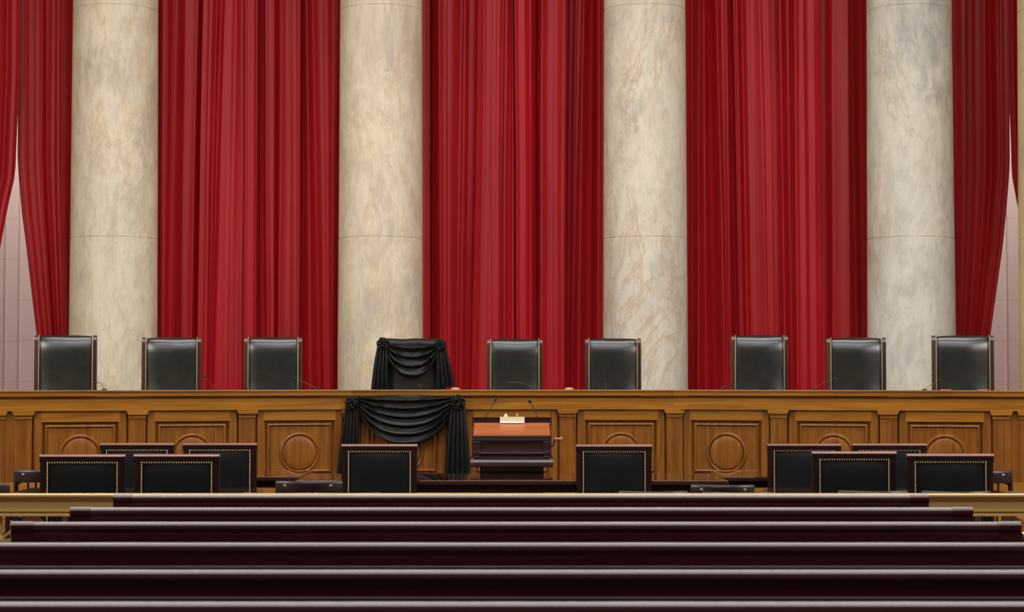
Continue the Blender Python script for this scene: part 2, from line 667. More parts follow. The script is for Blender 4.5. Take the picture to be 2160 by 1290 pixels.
column(240, 239, 90.5, M['marble_1'], 'cream marble column with tan streaks between the second and far-left judges chairs')
column(803, 802, 88.5, M['marble_2'], 'warm ochre-veined marble column rising behind the black-draped chair')
column(1361, 1361.5, 88, M['marble_3'], 'pale marble column with diagonal rust and grey veins, right of centre')
column(1920, 1924, 90.5, M['marble_4'], 'cool grey-white marble column beside the right-hand parted curtain')
# the side column whose edge shows at the far right
column(2246, 2246, 93, M['marble_5'], 'tan column barely showing at the right edge of the picture', D=22.3, zj=(498, 7))

# ------------------------------------------------------------------ curtains
CURT = 24.6
YT, YB = 100, 600


def smooth(t_):
    return t_ * t_ * (3 - 2 * t_)


def curtain(label, feats, rows=None, ztop=9.0, zbot=None, seed=0, D=CURT, amp=1.0, extra=None, name='velvet_curtain', wrap=(1, 1)):
    """feats: (x at photo row 100, x at photo row 600, depth cm) ; optional edges rows for a tied back curtain"""
    # the cloth runs on behind the columns at both ends
    if wrap[0]:
        feats = [(feats[0][0] - 34, feats[0][1] - 34, feats[0][2] - 2), *feats]
    if wrap[1]:
        feats = [*feats, (feats[-1][0] + 34, feats[-1][1] + 34, feats[-1][2] - 2)]
    zt, zl = PZ(YT, D), PZ(YB, D)
    zbot = zbot or DAIS + .02
    # denser sampling between features
    m_s = []
    for i in range(len(feats)):
        if i in (0, len(feats) - 1):
            m_s.append(0.0)
            continue
        h0, h1 = feats[i][0] - feats[i - 1][0], feats[i + 1][0] - feats[i][0]
        d0, d1 = (feats[i][2] - feats[i - 1][2]) / h0, (feats[i + 1][2] - feats[i][2]) / h1
        m_s.append(0.0 if d0 * d1 <= 0 else (2 * d0 * d1 / (d0 + d1)))

    def depth_at(i, t_):
        a, b = feats[i], feats[i + 1]
        h = b[0] - a[0]
        t2, t3 = t_ * t_, t_ * t_ * t_
        d = (2 * t3 - 3 * t2 + 1) * a[2] + (t3 - 2 * t2 + t_) * h * m_s[i] + (-2 * t3 + 3 * t2) * b[2] + (t3 - t2) * h * m_s[i + 1]
        return d - (1.5 * math.sin(PI * t_) * min(1, h / 24) if h > 10 else 0)
    cols = []
    for (a, b) in zip(feats, feats[1:]):
        wide = abs(b[0] - a[0])
        k = 4 if wide < 4 else (6 if wide < 9 else 9)
        for q in range(k):
            t_ = q / k
            cols.append((a, b, t_))
    cols.append((feats[-2], feats[-1], 1.0))
    idx = {id(f): i for i, f in enumerate(feats)}
    dcol = [depth_at(idx[id(a)], t_) for a, b, t_ in cols]
    nz = 56
    bm = bmesh.new()
    grid = []
    for j in range(nz + 1):
        z = zbot + (ztop - zbot) * j / nz
        tz = (zt - z) / (zt - zl)          # 0 at upper row, 1 at lower row
        row = []
        py = YT + (YB - YT) * tz
        for i, (a, b, t_) in enumerate(cols):
            ttz = max(-.8, min(1.5, tz))
            xa = a[0] + (a[1] - a[0]) * ttz
            xb = b[0] + (b[1] - b[0]) * ttz
            if extra:
                xa, xb = extra(xa, py, a), extra(xb, py, b)
            px = xa + (xb - xa) * t_
            dpt = dcol[i]
            # slight life along the height
            wob = mnoise.noise(Vector((px * .02, z * .5, seed))) * 1.2
            d2 = (dpt * amp * 1.6 + wob) * .01
            xw = PX(px, D)
            xw += mnoise.noise(Vector((a[0] * .05, z * .35, seed + 9))) * .012
            row.append(bm.verts.new((xw, D - d2, z)))
        grid.append(row)
    for j in range(nz):
        for i in range(len(cols) - 1):
            f = bm.faces.new((grid[j][i], grid[j][i + 1], grid[j + 1][i + 1], grid[j + 1][i]))
            f.smooth = True
    me = bpy.data.meshes.new(name)
    bm.to_mesh(me)
    bm.free()
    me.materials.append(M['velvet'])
    o = bpy.data.objects.new(name, me)
    C.objects.link(o)
    sl = o.modifiers.new('thickness', 'SOLIDIFY')
    sl.thickness = .006
    sl.offset = -1
    tag(o, label, 'curtain', 'red velvet curtains between the columns')
    return o


A = [(322, 320, 0), (342, 345, 7), (352, 352.5, 5), (364, 356, 0), (388, 385, 3), (412, 405, 1), (423, 418, -5), (425.5, 420.5, 6), (441, 436, 6),
     (456, 448, 9), (462, 450.5, 3), (472, 462, 5.5), (495, 490, 5), (512, 512, 2), (518, 519, 9), (530, 530, 7.6), (543, 542, 9), (545, 544.5, -4),
     (548, 549, 0), (552, 553, -3), (559, 565, 2), (575, 577, 1), (590, 588, -4), (593.5, 590.5, 7), (612, 612, 5.5), (632, 633, 6), (638, 637, -3),
     (647, 655, 6), (660, 672, 1), (685, 690, 0), (702, 702, 4), (717, 712, -6), (726, 722, -7)]
B = [(880, 880, 0), (905, 907, -2), (908, 908.5, -6), (911, 911, 0), (926, 930, 9), (944, 945, 6.5), (974, 967, 10), (977, 971, -1), (990, 985, 1), (1003, 996, 1),
     (1006.5, 999, 8), (1021, 1015, 11), (1036, 1036, 10), (1050, 1048, 10), (1061, 1056, 12), (1063.5, 1061, 3), (1075, 1072, 4), (1081, 1083, 7),
     (1084, 1086, 0), (1087, 1090, 6), (1102, 1103, 4), (1118, 1120, 8), (1128, 1128, 3), (1138, 1134, -4), (1142, 1141, 9.5), (1165, 1165, 6.5),
     (1188, 1186, 9.5), (1196, 1192, 8.6), (1198.5, 1194.5, -5), (1215, 1208, -4), (1227, 1215, -3), (1230, 1221, 8), (1250, 1245, 1), (1267, 1266, -3),
     (1270, 1268, 4), (1273, 1271, 5), (1282, 1284, -5)]
CC = [(1438, 1440, -2), (1460, 1460, 1), (1475, 1472, 6), (1488, 1490, -3), (1498, 1503, 0), (1514, 1524, 7), (1526, 1532, 2), (1535, 1538, 3), (1545, 1553, -4),
      (1550, 1557, 5), (1557, 1564, 4), (1566, 1572, 9), (1580, 1585, 5), (1605, 1614, 8), (1616, 1624, 7.4), (1628, 1634, 9), (1630.5, 1636, -2), (1650, 1654, 0),
      (1668, 1672, -5), (1676, 1677.5, 8), (1686, 1688, 6.8), (1695, 1697, 8), (1712, 1714, 6.5), (1725, 1727, 10), (1729, 1730, 8), (1732, 1735.5, 10), (1734.5, 1738, -2),
      (1760, 1758, 2), (1790, 1790, 6), (1802, 1808, 1), (1825, 1825, -6), (1845, 1850, -8)]
curtain('crimson velvet curtain hanging between the first and second marble columns', A, seed=1)
curtain('crimson velvet curtain hanging in the middle bay behind the centre of the bench', B, seed=2)
curtain('crimson velvet curtain hanging between the third and fourth marble columns', CC, seed=3)


def tied(edge, hold, lo=360, hi=700, x_lo=0, x_hi=0):
    """squeeze a curtain towards the side `hold`; below photo row lo its free edge follows (py, x) pairs"""
    def f(x, py, a):
        pts = edge
        if py <= pts[0][0]:
            e = pts[0][1]
        elif py >= pts[-1][0]:
            # past the tieback the curtain flares slightly again
            e = pts[-1][1]
        else:
            for (y0, e0), (y1, e1) in zip(pts, pts[1:]):
                if y0 <= py <= y1:
                    e = e0 + (e1 - e0) * (py - y0) / (y1 - y0)
                    break
        e_free = pts[0][1]
        t_ = (x - hold) / (e_free - hold)
        return hold + (e - hold) * t_
    return f


# curtain left of the first column, drawn back towards it
L2 = [(34, 34, 1), (40, 41, 5), (52, 54, 4), (66, 68, 2), (84, 86, 1), (97, 98, -2), (99.5, 100, 5), (112, 113, 3), (124, 126, 2), (129, 132, 7), (135, 138, 3),
      (148, 147, -5), (165, 165, -6)]
curtain('crimson velvet curtain drawn back against the left side of the leftmost column', L2, seed=4, wrap=(0, 1), amp=.95,
        extra=tied([(330, 33.5), (370, 36), (450, 44), (520, 54), (600, 64), (700, 77), (760, 84)], 150))
L1 = [(-330, -330, 0), (-300, -300, 6), (-270, -270, 0), (-235, -235, 6), (-200, -200, 0), (-160, -160, 7), (-120, -120, 1), (-80, -80, 6), (-50, -50, 0), (-20, -20, 2), (4, 4, 2), (14, 14, 6), (26, 26, 2), (38, 38, 4)]
curtain('crimson velvet curtain sweeping away to the left past the pink wall', L1, seed=5, wrap=(0, 0), amp=.95, D=CURT - .16,
        extra=tied([(160, 38), (310, 33), (370, 31), (430, 18), (530, 0), (620, -16), (700, -28), (760, -34)], -330))
R1 = [(2000, 2008, -5), (2014, 2020, 0), (2030, 2030, 5), (2040, 2038, 6), (2043, 2040, 0), (2062, 2062, 3), (2080, 2078, 7), (2094, 2094, 3), (2112, 2112, 1), (2124, 2124, 4), (2132, 2132, 5)]
curtain('crimson velvet curtain drawn back against the right side of the rightmost full column', R1, seed=6, wrap=(1, 0), amp=.65,
        extra=tied([(330, 2132), (365, 2131), (440, 2124), (520, 2115), (610, 2101), (700, 2087), (760, 2080)], 2006))
R2 = [(2128, 2128, 7), (2141, 2141, 5), (2150, 2150, 1), (2165, 2165, 5), (2190, 2190, 0), (2230, 2230, 7), (2270, 2270, 0), (2310, 2310, 6), (2350, 2350, 0), (2400, 2400, 7), (2450, 2450, 0), (2500, 2500, 6)]
curtain('narrow strip of crimson velvet curtain at the far right edge', R2, seed=8, wrap=(0, 0), amp=.7, D=CURT - .16,
        extra=tied([(160, 2128), (310, 2133), (370, 2134), (430, 2145), (510, 2160), (620, 2178), (700, 2190), (760, 2196)], 2500))

# ------------------------------------------------------------------ judges' chairs
def make_judge_chair():
    """high backed swivel chair; local origin on the floor, faces -y; back front face at y=0; 1.40 tall"""
    H = 1.40
    W = .613
    root = thing('judge_chair')
    tilt = .0
    # side posts
    pw = .036
    for s in (-1, 1):
        xo = s * W / 2
        xi = s * (W / 2 - pw)
        p = MB()
        prof = [(.00, .40), (-.012, .9), (-.012, H - .05), (-.002, H - .018), (.025, H), (.055, H - .012), (.06, H - .06), (.06, .9), (.07, .40)]
        p.prism(prof, min(xo, xi), max(xo, xi), 'x')
        bmesh.ops.bevel(p.bm, geom=[e for e in p.bm.edges if abs(e.verts[0].co.x - e.verts[1].co.x) < 1e-5], offset=.005, segments=2, affect='EDGES')
        p.build('post', M['side_wood'], root)
        # cream line between post and leather
        g = MB()
        xg = s * (W / 2 - pw - .007)
        pts = [(xg, -.014, .5), (xg, -.018, .9), (xg, -.018, H - .06), (xg, -.008, H - .022), (xg, .02, H - .001), (xg, .05, H - .014)]
        g.tube(pts, .0052, 8)
        g.build('piping', M['gold_line'], root)
    hw = W / 2 - pw - .013
    # padded back
    mb = MB()

    def prof(s_):
        # s_ 0 at bottom front .. 1 at the back of the top roll
        if s_ < .8:
            z = .48 + (H - .17 - .48) * s_ / .8
            return (0, z, 0)
        a = (s_ - .8) / .2 * R(140)
        return (.055 - .055 * math.cos(a), H - .17 + .17 * math.sin(a), a)

    def fn(u, v):
        x = (u * 2 - 1) * hw
        y, z, a = prof(v)
        e = max(0, 1 - abs(u * 2 - 1) ** 2.6)
        puff = .026 * e ** .9
        wr = .004 * math.sin(u * 9 + v * 3) * (1 - abs(u * 2 - 1))
        y = y - .012 + .018 - (puff + wr) * math.cos(min(a, PI / 2))
        z = z + (.014 * e ** .5) * math.sin(min(a, PI / 2)) - .012 * (a > 0) * math.sin(min(a, PI / 2))
        y += .012 * math.exp(-((v - .45) / .18) ** 2)
        return (x, y, z)
    mb.grid(fn, 40, 60)
    mb.build('back_cushion', M['leather'], root, angle=80)
    MB().box(-hw - .01, hw + .01, .05, .08, .45, H - .05, .01).build('back_panel', M['leather'], root)
    # seat, arms, pedestal
    MB().box(-.27, .27, -.47, .03, .40, .50, .035, 4).build('seat', M['leather'], root)
    for s in (-1, 1):
        a = MB()
        a.prism([(-.36, .62), (-.37, .66), (-.34, .68), (.01, .70), (.01, .65), (-.32, .63), (-.32, .42), (-.36, .42)], s * .27, s * .32, 'x')
        a.build('armrest', M['side_wood'], root)
    MB().lathe([(.05, .10), (.045, .16), (.03, .2), (.03, .36), (.1, .38), (.1, .40)], 20, (0, -.2, 0)).build('pedestal', M['side_wood'], root)
    for k in range(5):
        a = 2 * PI * k / 5 + .3
        c_, s_ = math.cos(a), math.sin(a)
        f = MB().bar((c_ * .03, -.2 + s_ * .03, .12), (c_ * .28, -.2 + s_ * .28, .075), .045, .03, .004).build('foot', M['side_wood'], root)
        MB().sphere((c_ * .28, -.2 + s_ * .28, .028), .028, 12).build('caster', M['blackmic'], f)
    return root


CH = [  # centre px, top py, yaw deg, offset behind the front, label
    (139.5, 706.5, 9, .90, 'high-backed black leather judges chair, leftmost at the bench, in front of a red curtain edge'),
    (362.5, 711, 5, .95, 'high-backed black leather judges chair just right of the leftmost marble column'),
    (576.5, 710.5, 4, 1.0, 'high-backed black leather judges chair before the curtain, nearest on the left to the draped chair'),
    (870, 720, 0, 1.0, 'judges chair with its top and sides covered by black mourning cloth'),
    (1086, 714, 1, 1.0, 'high-backed black leather judges chair next on the right to the draped chair, above the lectern'),
    (1293, 713, 0, 1.0, 'high-backed black leather judges chair in front of the marble column right of centre'),
    (1602, 706.5, -5, .95, 'high-backed black leather judges chair in the middle of the right red curtain'),
    (1805.5, 711.5, -6, .95, 'high-backed black leather judges chair at the left edge of the right grey marble column'),
    (2030, 707, -9, .90, 'high-backed black leather judges chair, rightmost at the bench beside the pink wall'),
]
proto = make_judge_chair()
widths = [127, 123.5, 121, 120, 118, 118, 118, 123, 126.5]
for i, (px, py, yaw, off, lab) in enumerate(CH):
    o = proto if i == 0 else copy_tree(proto)
    D = bench_D(px, off)
    zt = PZ(py, D + .02)
    s = (zt - DAIS) / 1.402
    wx = widths[i] * D / F / .613
    o.location = (PX(px, D), D, DAIS + .001)
    o.rotation_euler = (0, 0, R(yaw))
    o.scale = (wx / math.cos(R(yaw)), 1, s)
    tag(o, lab, 'chair', 'high-backed judges chairs behind the bench')

# ------------------------------------------------------------------ drapery
def rosette(parent, c, r, seed, name='rosette'):
    m_ = MB()
    rnd = random.Random(seed)
    # ruffled rings of gathered cloth
    for ring, (rad, n, tilt, yy) in enumerate([(r * .86, 9, .35, 0.0), (r * .62, 7, .8, -.22 * r), (r * .36, 5, 1.2, -.42 * r)]):
        for k in range(n):
            a = 2 * PI * k / n + rnd.uniform(-.2, .2) + ring * .4
            pr = r * (.42 - ring * .05) * rnd.uniform(.85, 1.15)
            cx_, cz_ = rad * math.cos(a), rad * math.sin(a)
            bm2 = bmesh.new()
            bmesh.ops.create_uvsphere(bm2, u_segments=12, v_segments=8, radius=1)
            for v in bm2.verts:
                v.co *= 1 + .18 * math.sin(4 * v.co.x + 5 * v.co.z + seed + k)
            rot = Matrix.Rotation(-a, 4, 'Y') @ Matrix.Rotation(rnd.uniform(-.9, .9), 4, 'X') @ Matrix.Rotation(rnd.uniform(-.6, .6), 4, 'Z')
            m_.join(bm2, Matrix.Translation((cx_, yy - rnd.uniform(0, .1) * r, cz_)) @ rot @ Matrix.Diagonal((pr * .55, pr * .8, pr, 1)))
    m_.sphere((0, .1 * r, 0), (r * .8, r * .5, r * .8), 16)
    return m_.build(name, M['crepe'], parent, loc=c, angle=70)


def swag(parent, xl, xr, zl, zr, s0, s1, folds, bulge, y0, ends=.05, power=1.7, name='swag', seed=0, apex=0.0, fall0=0):
    m_ = MB()
    rnd = random.Random(seed)
    ph = [rnd.uniform(-.35, .35) for _ in range(folds + 3)]

    def fn(u, v):
        k = abs(2 * u - 1)
        pw = power + 1.0 * v
        c_ = 1 - k ** pw
        cz_ = (1 - k ** pw) * (1 + apex * (u - .5) * 1.2)
        env = min(1, (1 - k) * 3.2)
        x = xl + (xr - xl) * u + (u - .5) * ends * .0
        ze = zl + (zr - zl) * u
        vv = max(0, v + .02 * math.sin(u * 5 + v * 7 + seed))
        z = ze + (ends * .5 - ends * v) + -(s0 + (s1 - s0) * (vv ** 1.05)) * cz_
        tt = vv * folds
        fr = tt - math.floor(tt)
        # sharp crest, soft hollow, drooping lip
        rid = (fr ** 1.3) if fr < .72 else (1 - ((fr - .72) / .28) ** 1.5) * (.72 ** 1.3)
        rid = rid / (.72 ** 1.3)
        h = .046 * rid * (.25 + .75 * env) * (1 + .3 * ph[int(max(0, min(folds, tt)))])
        h += .006 * mnoise.noise(Vector((u * 6, v * 9, seed)))
        y = y0 - bulge * math.sin(PI * min(1, v * .9 + .08)) * c_ - h
        return (x, y, z)
    m_.grid(fn, 60, folds * 14)
    o = m_.build(name, M['crepe'], parent, angle=80)
    sl = o.modifiers.new('thickness', 'SOLIDIFY')
    sl.thickness = .004
    sl.offset = 1
    return o


def tail(parent, tl, tr, bl, br, zt, zbl, zbr, y0, folds, seed, name='tail', ybot=0.0, bow=0.0):
    m_ = MB()
    rnd = random.Random(seed)
    off = [rnd.uniform(.6, 1.3) for _ in range(folds + 2)]

    def fn(u, v):
        w = v ** .8
        x = (tl + (bl - tl) * w) * (1 - u) + (tr + (br - tr) * w) * u + bow * math.sin(PI * v) * (u - .5)
        zb_ = zbl + (zbr - zbl) * u + .012 * math.sin(u * folds * 2 * PI)
        z = zt + (zb_ - zt) * v
        tt = u * folds
        h = .5 - .5 * math.cos(2 * PI * tt)
        h = h ** .8 * .032 * off[int(tt)] * (.45 + .55 * v)
        y = y0 - .012 - h - .012 * math.sin(PI * v) + ybot * v + .004 * mnoise.noise(Vector((u * 5, v * 5, seed)))
        return (x, y, z)
    m_.grid(fn, folds * 12, 40)
    o = m_.build(name, M['crepe'], parent, angle=80)
    sl = o.modifiers.new('thickness', 'SOLIDIFY')
    sl.thickness = .004
    sl.offset = 1
    return o


def w2(px, py, D, org):
    p = P(px, py, D)
    return p.x - org[0], p.z - org[2]


# on the bench front
DD = DB - .085
org = (PX(855, DD), DD, PZ(838, DD))
dr = thing('mourning_drape', org, label='black mourning cloth swagged across the front of the judges bench', cat='drape')
xl, zl = w2(748, 842, DD, org)
xr, zr = w2(962, 842, DD, org)
swag(dr, xl, xr, zl, zr, -.015, .435, 6, .05, 0, ends=.07, power=1.7, seed=3)
xa, za = w2(743, 849, DD, org)
rosette(dr, (xa, -.03, za), .068, 5)
xa, za = w2(965, 848, DD, org)
rosette(dr, (xa, -.03, za), .074, 8)
X = lambda px: w2(px, 850, DD, org)[0]
Z = lambda py: w2(850, py, DD, org)[1]
tail(dr, X(730), X(756), X(711), X(759), Z(856), Z(1004), Z(1002), 0, 5, 11)
tail(dr, X(951), X(981), X(937), X(993), Z(856), Z(1008), Z(1006), 0, 5, 12)

# on the chair
DCH = bench_D(870, 1.0) - .078
org = (PX(870, DCH), DCH, PZ(720, DCH))
dr = thing('mourning_drape', org, label='black mourning cloth draped over the chair back with a rosette at each corner', cat='drape')
xl, zl = w2(811, 728, DCH, org)
xr, zr = w2(926, 729, DCH, org)
swag(dr, xl, xr, zl, zr, -.015, .325, 4, .03, 0, ends=.05, power=1.7, seed=6, apex=.05)
xa, za = w2(808, 724.5, DCH, org)
rosette(dr, (xa, -.03, za), .064, 15)
xa, za = w2(929, 727.5, DCH, org)
rosette(dr, (xa, -.03, za), .064, 18)
X = lambda px: w2(px, 750, DCH, org)[0]
Z = lambda py: w2(870, py, DCH, org)[1]
tail(dr, X(796), X(818), X(783), X(820), Z(732), Z(822), Z(826), 0, 4, 21)
tail(dr, X(921), X(939), X(921), X(960), Z(732), Z(826), Z(811), 0, 4, 22)
# the flat band folded over the top edge
mb = MB()
xl, _ = w2(806, 720, DCH, org)
xr, _ = w2(932, 720, DCH, org)
prof = [(-.03, -.055), (-.035, -.03), (-.025, .01), (0, .026), (.06, .034), (.15, .03), (.185, .0), (.19, -.2)]
mb.grid(lambda u, v: (xl + (xr - xl) * u, prof[round(v * 7)][0], prof[round(v * 7)][1] + .004 * math.sin(u * 14)), 40, 7)
o = mb.build('top_fold', M['crepe'], dr, angle=80)
sl = o.modifiers.new('thickness', 'SOLIDIFY')
sl.thickness = .004

# ------------------------------------------------------------------ microphones
def bez(p0, p1, p2, n=14):
    out = []
    for i in range(n + 1):
        t_ = i / n
        out.append(p0 * (1 - t_) ** 2 + p1 * 2 * t_ * (1 - t_) + p2 * t_ * t_)
    return out


def microphone(base, mid, tip, label, group, stem_r=.0035, head_r=.010, head_len=.034, stem_mat='micstem', foot_r=.028):
    root = thing('gooseneck_microphone', base, label=label, cat='microphone', group=group)
    pts = bez(Vector((0, 0, .012)), mid - base, tip - base)
    MB().tube(pts, stem_r, 8).build('stem', M[stem_mat], root)
    d = (pts[-1] - pts[-3]).normalized()
    p0 = pts[-1]
    MB().tube([p0, p0 + d * head_len * .2, p0 + d * head_len * .45, p0 + d * head_len * .85, p0 + d * head_len], [stem_r * 1.1, head_r * .75, head_r, head_r, head_r * .5], 12).build('head', M['blackmic'], root)
    MB().lathe([(foot_r, 0), (foot_r, .006), (foot_r * .8, .010), (.007, .013), (.005, .018)], 20).build('foot', M['blackmic'], root)
    return root


MICS = [  # base px, mid (px,py), tip (px,py), label
    (221, (214, 806), (205, 806), 'thin gooseneck microphone on the bench beside the leftmost judges chair'),
    (452, (445, 806), (434, 797), 'thin gooseneck microphone on the bench right of the second judges chair'),
    (668, (648, 808), (626, 799), 'gooseneck microphone whose stem slants across the third judges chair and curtain'),
    (888, (888, 806), (885, 811), 'small black microphone head in front of the draped chair'),
    (1128, (1100, 803), (1076, 806), 'arched gooseneck microphone in front of the judges chair above the lectern'),
    (1278, (1279, 800), (1272, 801), 'small microphone in front of the judges chair before the marble column right of centre'),
    (1522, (1526, 812), (1532, 813.5), 'low black microphone left of the judges chair in the right curtain bay'),
    (1717, (1735, 805), (1757, 799), 'gooseneck microphone slanting up in front of the judges chair left of the grey column'),
    (1949, (1962, 812), (1980, 802), 'gooseneck microphone slanting towards the rightmost judges chair'),
]
for bx, mi, ti, lab in MICS:
    D = bench_D(bx, .32)
    base = Vector((PX(bx, D), D, ZTOP + .001))
    microphone(base, P(mi[0], mi[1], D), P(ti[0], ti[1], D - .02), lab, 'microphones along the bench', stem_r=.0028, head_r=.011)

for px, lab in ((1200.5, 'small pale rounded paperweight on the bench left of the sixth judges chair'), (961, 'small pale rounded paperweight on the bench at the foot of the draped chair')):
    D = bench_D(px, .30)
    o = MB().lathe([(.048, 0), (.05, .005), (.045, .014), (.03, .021), (.012, .024)], 24).build('paperweight', M['peach'], loc=(PX(px, D), D, ZTOP + .001))
    tag(o, lab, 'paperweight', 'pale rounded paperweights on the bench')
for px, lab in ((1994, 'thin red-brown booklet lying on the bench below the left half of the last judges chair'), (2073, 'thin red-brown booklet lying on the bench below the right edge of the last judges chair')):
    D = bench_D(px, .12)
    o = MB().box(-.05, .05, -.04, .04, 0, .010, .002).build('booklet', M['redpaper'], loc=(PX(px, D), D, ZTOP + .002), rotz=R(-18))
    tag(o, lab, 'booklet', 'booklets on the bench')

# ------------------------------------------------------------------ lectern
DL = 16.12
lx = PX(1079.5, DL)
lec = thing('lectern', (lx, DL, 0), label='dark wooden lectern with a bright brown sloping top, standing before the bench', cat='lectern')
LX = lambda px, D=DL: PX(px, D) - lx
LZ = lambda py, D=DL: PZ(py, D)
hw = (LX(1160) - LX(998)) / 2
# sloping desk: front low edge near camera
yf, yb = -.19, .17
zf, zbk = LZ(916), PZ(889.5, DL + .17)
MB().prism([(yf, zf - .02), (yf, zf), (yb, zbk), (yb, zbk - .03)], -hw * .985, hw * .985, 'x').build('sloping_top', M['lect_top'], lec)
zrim = PZ(879.5, DL + .2)
rimz0 = PZ(889.5, DL + .17)
MB().prism([(yb - .001, rimz0), (yb - .018, rimz0 + .004), (yb - .018, zrim - .008), (yb - .03, zrim - .006), (yb - .03, zrim), (yb + .06, zrim), (yb + .06, rimz0 - .03), (yb, rimz0 - .03)],
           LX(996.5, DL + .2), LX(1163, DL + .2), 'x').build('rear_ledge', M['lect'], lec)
for s in (-1, 1):
    MB().prism([(yb + .06, rimz0 + .02), (yb + .06, LZ(960)), (yf, LZ(960)), (yf, zf - .004), (yb, rimz0 + .015)], s * hw * .985, s * (hw * .985 + .01), 'x').build('side_panel', M['lect'], lec)
lip = MB()
lip.prism([(yf + .02, LZ(916.5)), (yf - .02, LZ(916)), (yf - .032, LZ(918)), (yf - .032, LZ(921.5)), (yf - .022, LZ(923)), (yf - .018, LZ(925)), (yf - .024, LZ(926.5)), (yf - .014, LZ(928.5)), (yf + .02, LZ(928.5))], -hw * 1.0, hw * 1.0, 'x')
lip.build('front_lip', M['lect'], lec)
body = MB()
body.box(-hw * .97, hw * .97, yf + .012, .2, LZ(966), LZ(927))
body.prism([(yf + .02, LZ(946)), (yf - .004, LZ(950)), (yf - .014, LZ(953.5)), (yf - .006, LZ(957)), (yf + .014, LZ(959)), (yf + .02, LZ(959))], -hw * .83, hw * .83, 'x')
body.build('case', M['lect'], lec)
for s in (-1, 1):
    x0, x1 = sorted((s * hw * .985, s * hw * .82))
    cb = MB().box(x0, x1, yf - .010, yf + .02, LZ(963), LZ(928), .003)
    cb.box(x0 - .002, x1 + .002, yf - .018, yf + .02, LZ(932), LZ(928.5), .003)
    o = cb.build('corner_block', M['lect'], lec)
    cv = MB()
    xm = (x0 + x1) / 2
    for q in range(3):
        cv.sphere((xm - .02 + .02 * q, yf - .016, LZ(953)), (.009, .008, .018), 10)
    for q in range(4):
        cv.sphere((xm - .024 + .016 * q, yf - .016, LZ(930.5)), (.006, .006, .006), 8)
    cv.sphere((xm, yf - .014, LZ(960.5)), (.024, .008, .006), 12)
    cv.build('carving', M['lect'], o)
bmn = MB()
bw = (LX(1165) - LX(994)) / 2
bmn.prism([(yf + .02, LZ(961)), (yf - .012, LZ(963)), (yf - .03, LZ(966)), (yf - .034, LZ(970)), (yf - .04, LZ(973)), (yf - .04, LZ(980.5)), (yf - .034, LZ(982)), (.24, LZ(982)), (.24, LZ(961))], -bw, bw, 'x')
bmn.build('base_moulding', M['lect'], lec)
MB().box(LX(1013), LX(1146), yf + .06, .18, .06, LZ(981)).build('pedestal', M['lect'], lec)
MB().box(LX(1005), LX(1154), yf - .02, .26, .001, .06, .01).build('plinth', M['lect'], lec)
# crank
cr = MB()
c0 = Vector((hw * .99, yf + .08, LZ(940)))
c1 = Vector((LX(1166), yf + .03, LZ(938)))
c2 = Vector((LX(1169), yf + .02, LZ(925)))
cr.tube([c0, c0 + Vector((.012, 0, 0)), c1, c2], .006, 8)
o = cr.build('crank', M['blackmic'], lec)
MB().lathe([(.008, -.002), (.012, .004), (.011, .02), (.010, .038), (.014, .05), (.020, .056), (.020, .064), (.012, .068)], 16, (c2.x - .004, c2.y, c2.z + .004), 'x').build('handle', M['knob_wood'], o)
o = tag(MB().prism([(-.001, 0), (-.001, -.040), (-.018, -.050), (-.019, -.047), (-.0035, -.037), (-.0035, .003), (.03, .003), (.03, 0)], -.104, .104, 'x').build('notice_card', M['cream_card'], loc=(LX(1080.5) + lx, DL + yb - .0325, zrim + .0015)),
    'blank-looking cream card folded over the back ledge of the lectern', 'card')
# signal lamps
for px, mt, lab in ((1067, 'white_lamp', 'small white signal lamp on the lectern ledge'), (1091, 'red_lamp', 'small pinkish red signal lamp on the lectern ledge')):
    D = DL + .21
    s = 1.0 if mt == 'white_lamp' else .62
    root = thing('signal_lamp', (PX(px, D), D, zrim), label=lab, cat='lamp', group='signal lamps on the lectern')
    MB().lathe([(.015 * s, 0), (.017 * s, .008), (.012 * s, .018), (.014 * s, .026), (.004, .030)] if s == 1 else [(.008, 0), (.011, .01), (.011, .022), (.004, .030)], 16).build('lens', M[mt], root)
for bx, mi, ti, lab in ((1025, (1036, 860), (1043, 846), 'black gooseneck microphone leaning right, at the left end of the lectern'), (1133, (1126, 858), (1120, 850), 'black gooseneck microphone leaning left, at the right end of the lectern')):
    D = DL + .2
    base = Vector((PX(bx, D), D, zrim + .001))
    microphone(base, P(mi[0], mi[1], D), P(ti[0], ti[1], D), lab, 'lectern microphones', stem_r=.0038, head_r=.013, head_len=.035, stem_mat='blackmic', foot_r=.012)

# ------------------------------------------------------------------ tables
TZ = .74


def table(px0, px1, D0, depth, label):
    x0, x1 = PX(px0, D0), PX(px1, D0)
    w = x1 - x0
    xc = (x0 + x1) / 2
    root = thing('counsel_table', (xc, D0 + depth / 2, 0), label=label, cat='table', group='counsel tables')
    h, d = w / 2, depth / 2
    MB().box(-h, h, -d, d, TZ - .035, TZ, .006, 2).build('table_top', M['table'], root)
    MB().box(-h + .05, h - .05, -d + .05, d - .05, TZ - .095, TZ - .0355).build('apron', M['mahog'], root)
    for sx in (-1, 1):
        for sy in (-1, 1):
            MB().lathe([(.022, 0), (.026, .03), (.03, .3), (.036, .5), (.04, .62), (.04, TZ - .0955)], 16, (sx * (h - .11), sy * (d - .11), 0)).build('leg', M['mahog_v'], root)
    return root


DT = 14.72
table(624, 1534, DT, 1.05, 'long dark counsel table in the centre, in front of the lectern')
table(150, 634, 15.3, 1.0, 'dark counsel table behind the two far chairs on the left')
table(1524, 2010, 15.25, 1.0, 'dark counsel table behind the two far chairs on the right')
table(20, 583, 13.1, .68, 'polished dark table behind the two large near chairs on the left')
table(1588, 2125, 13.1, .68, 'polished dark table behind the two large near chairs on the right')

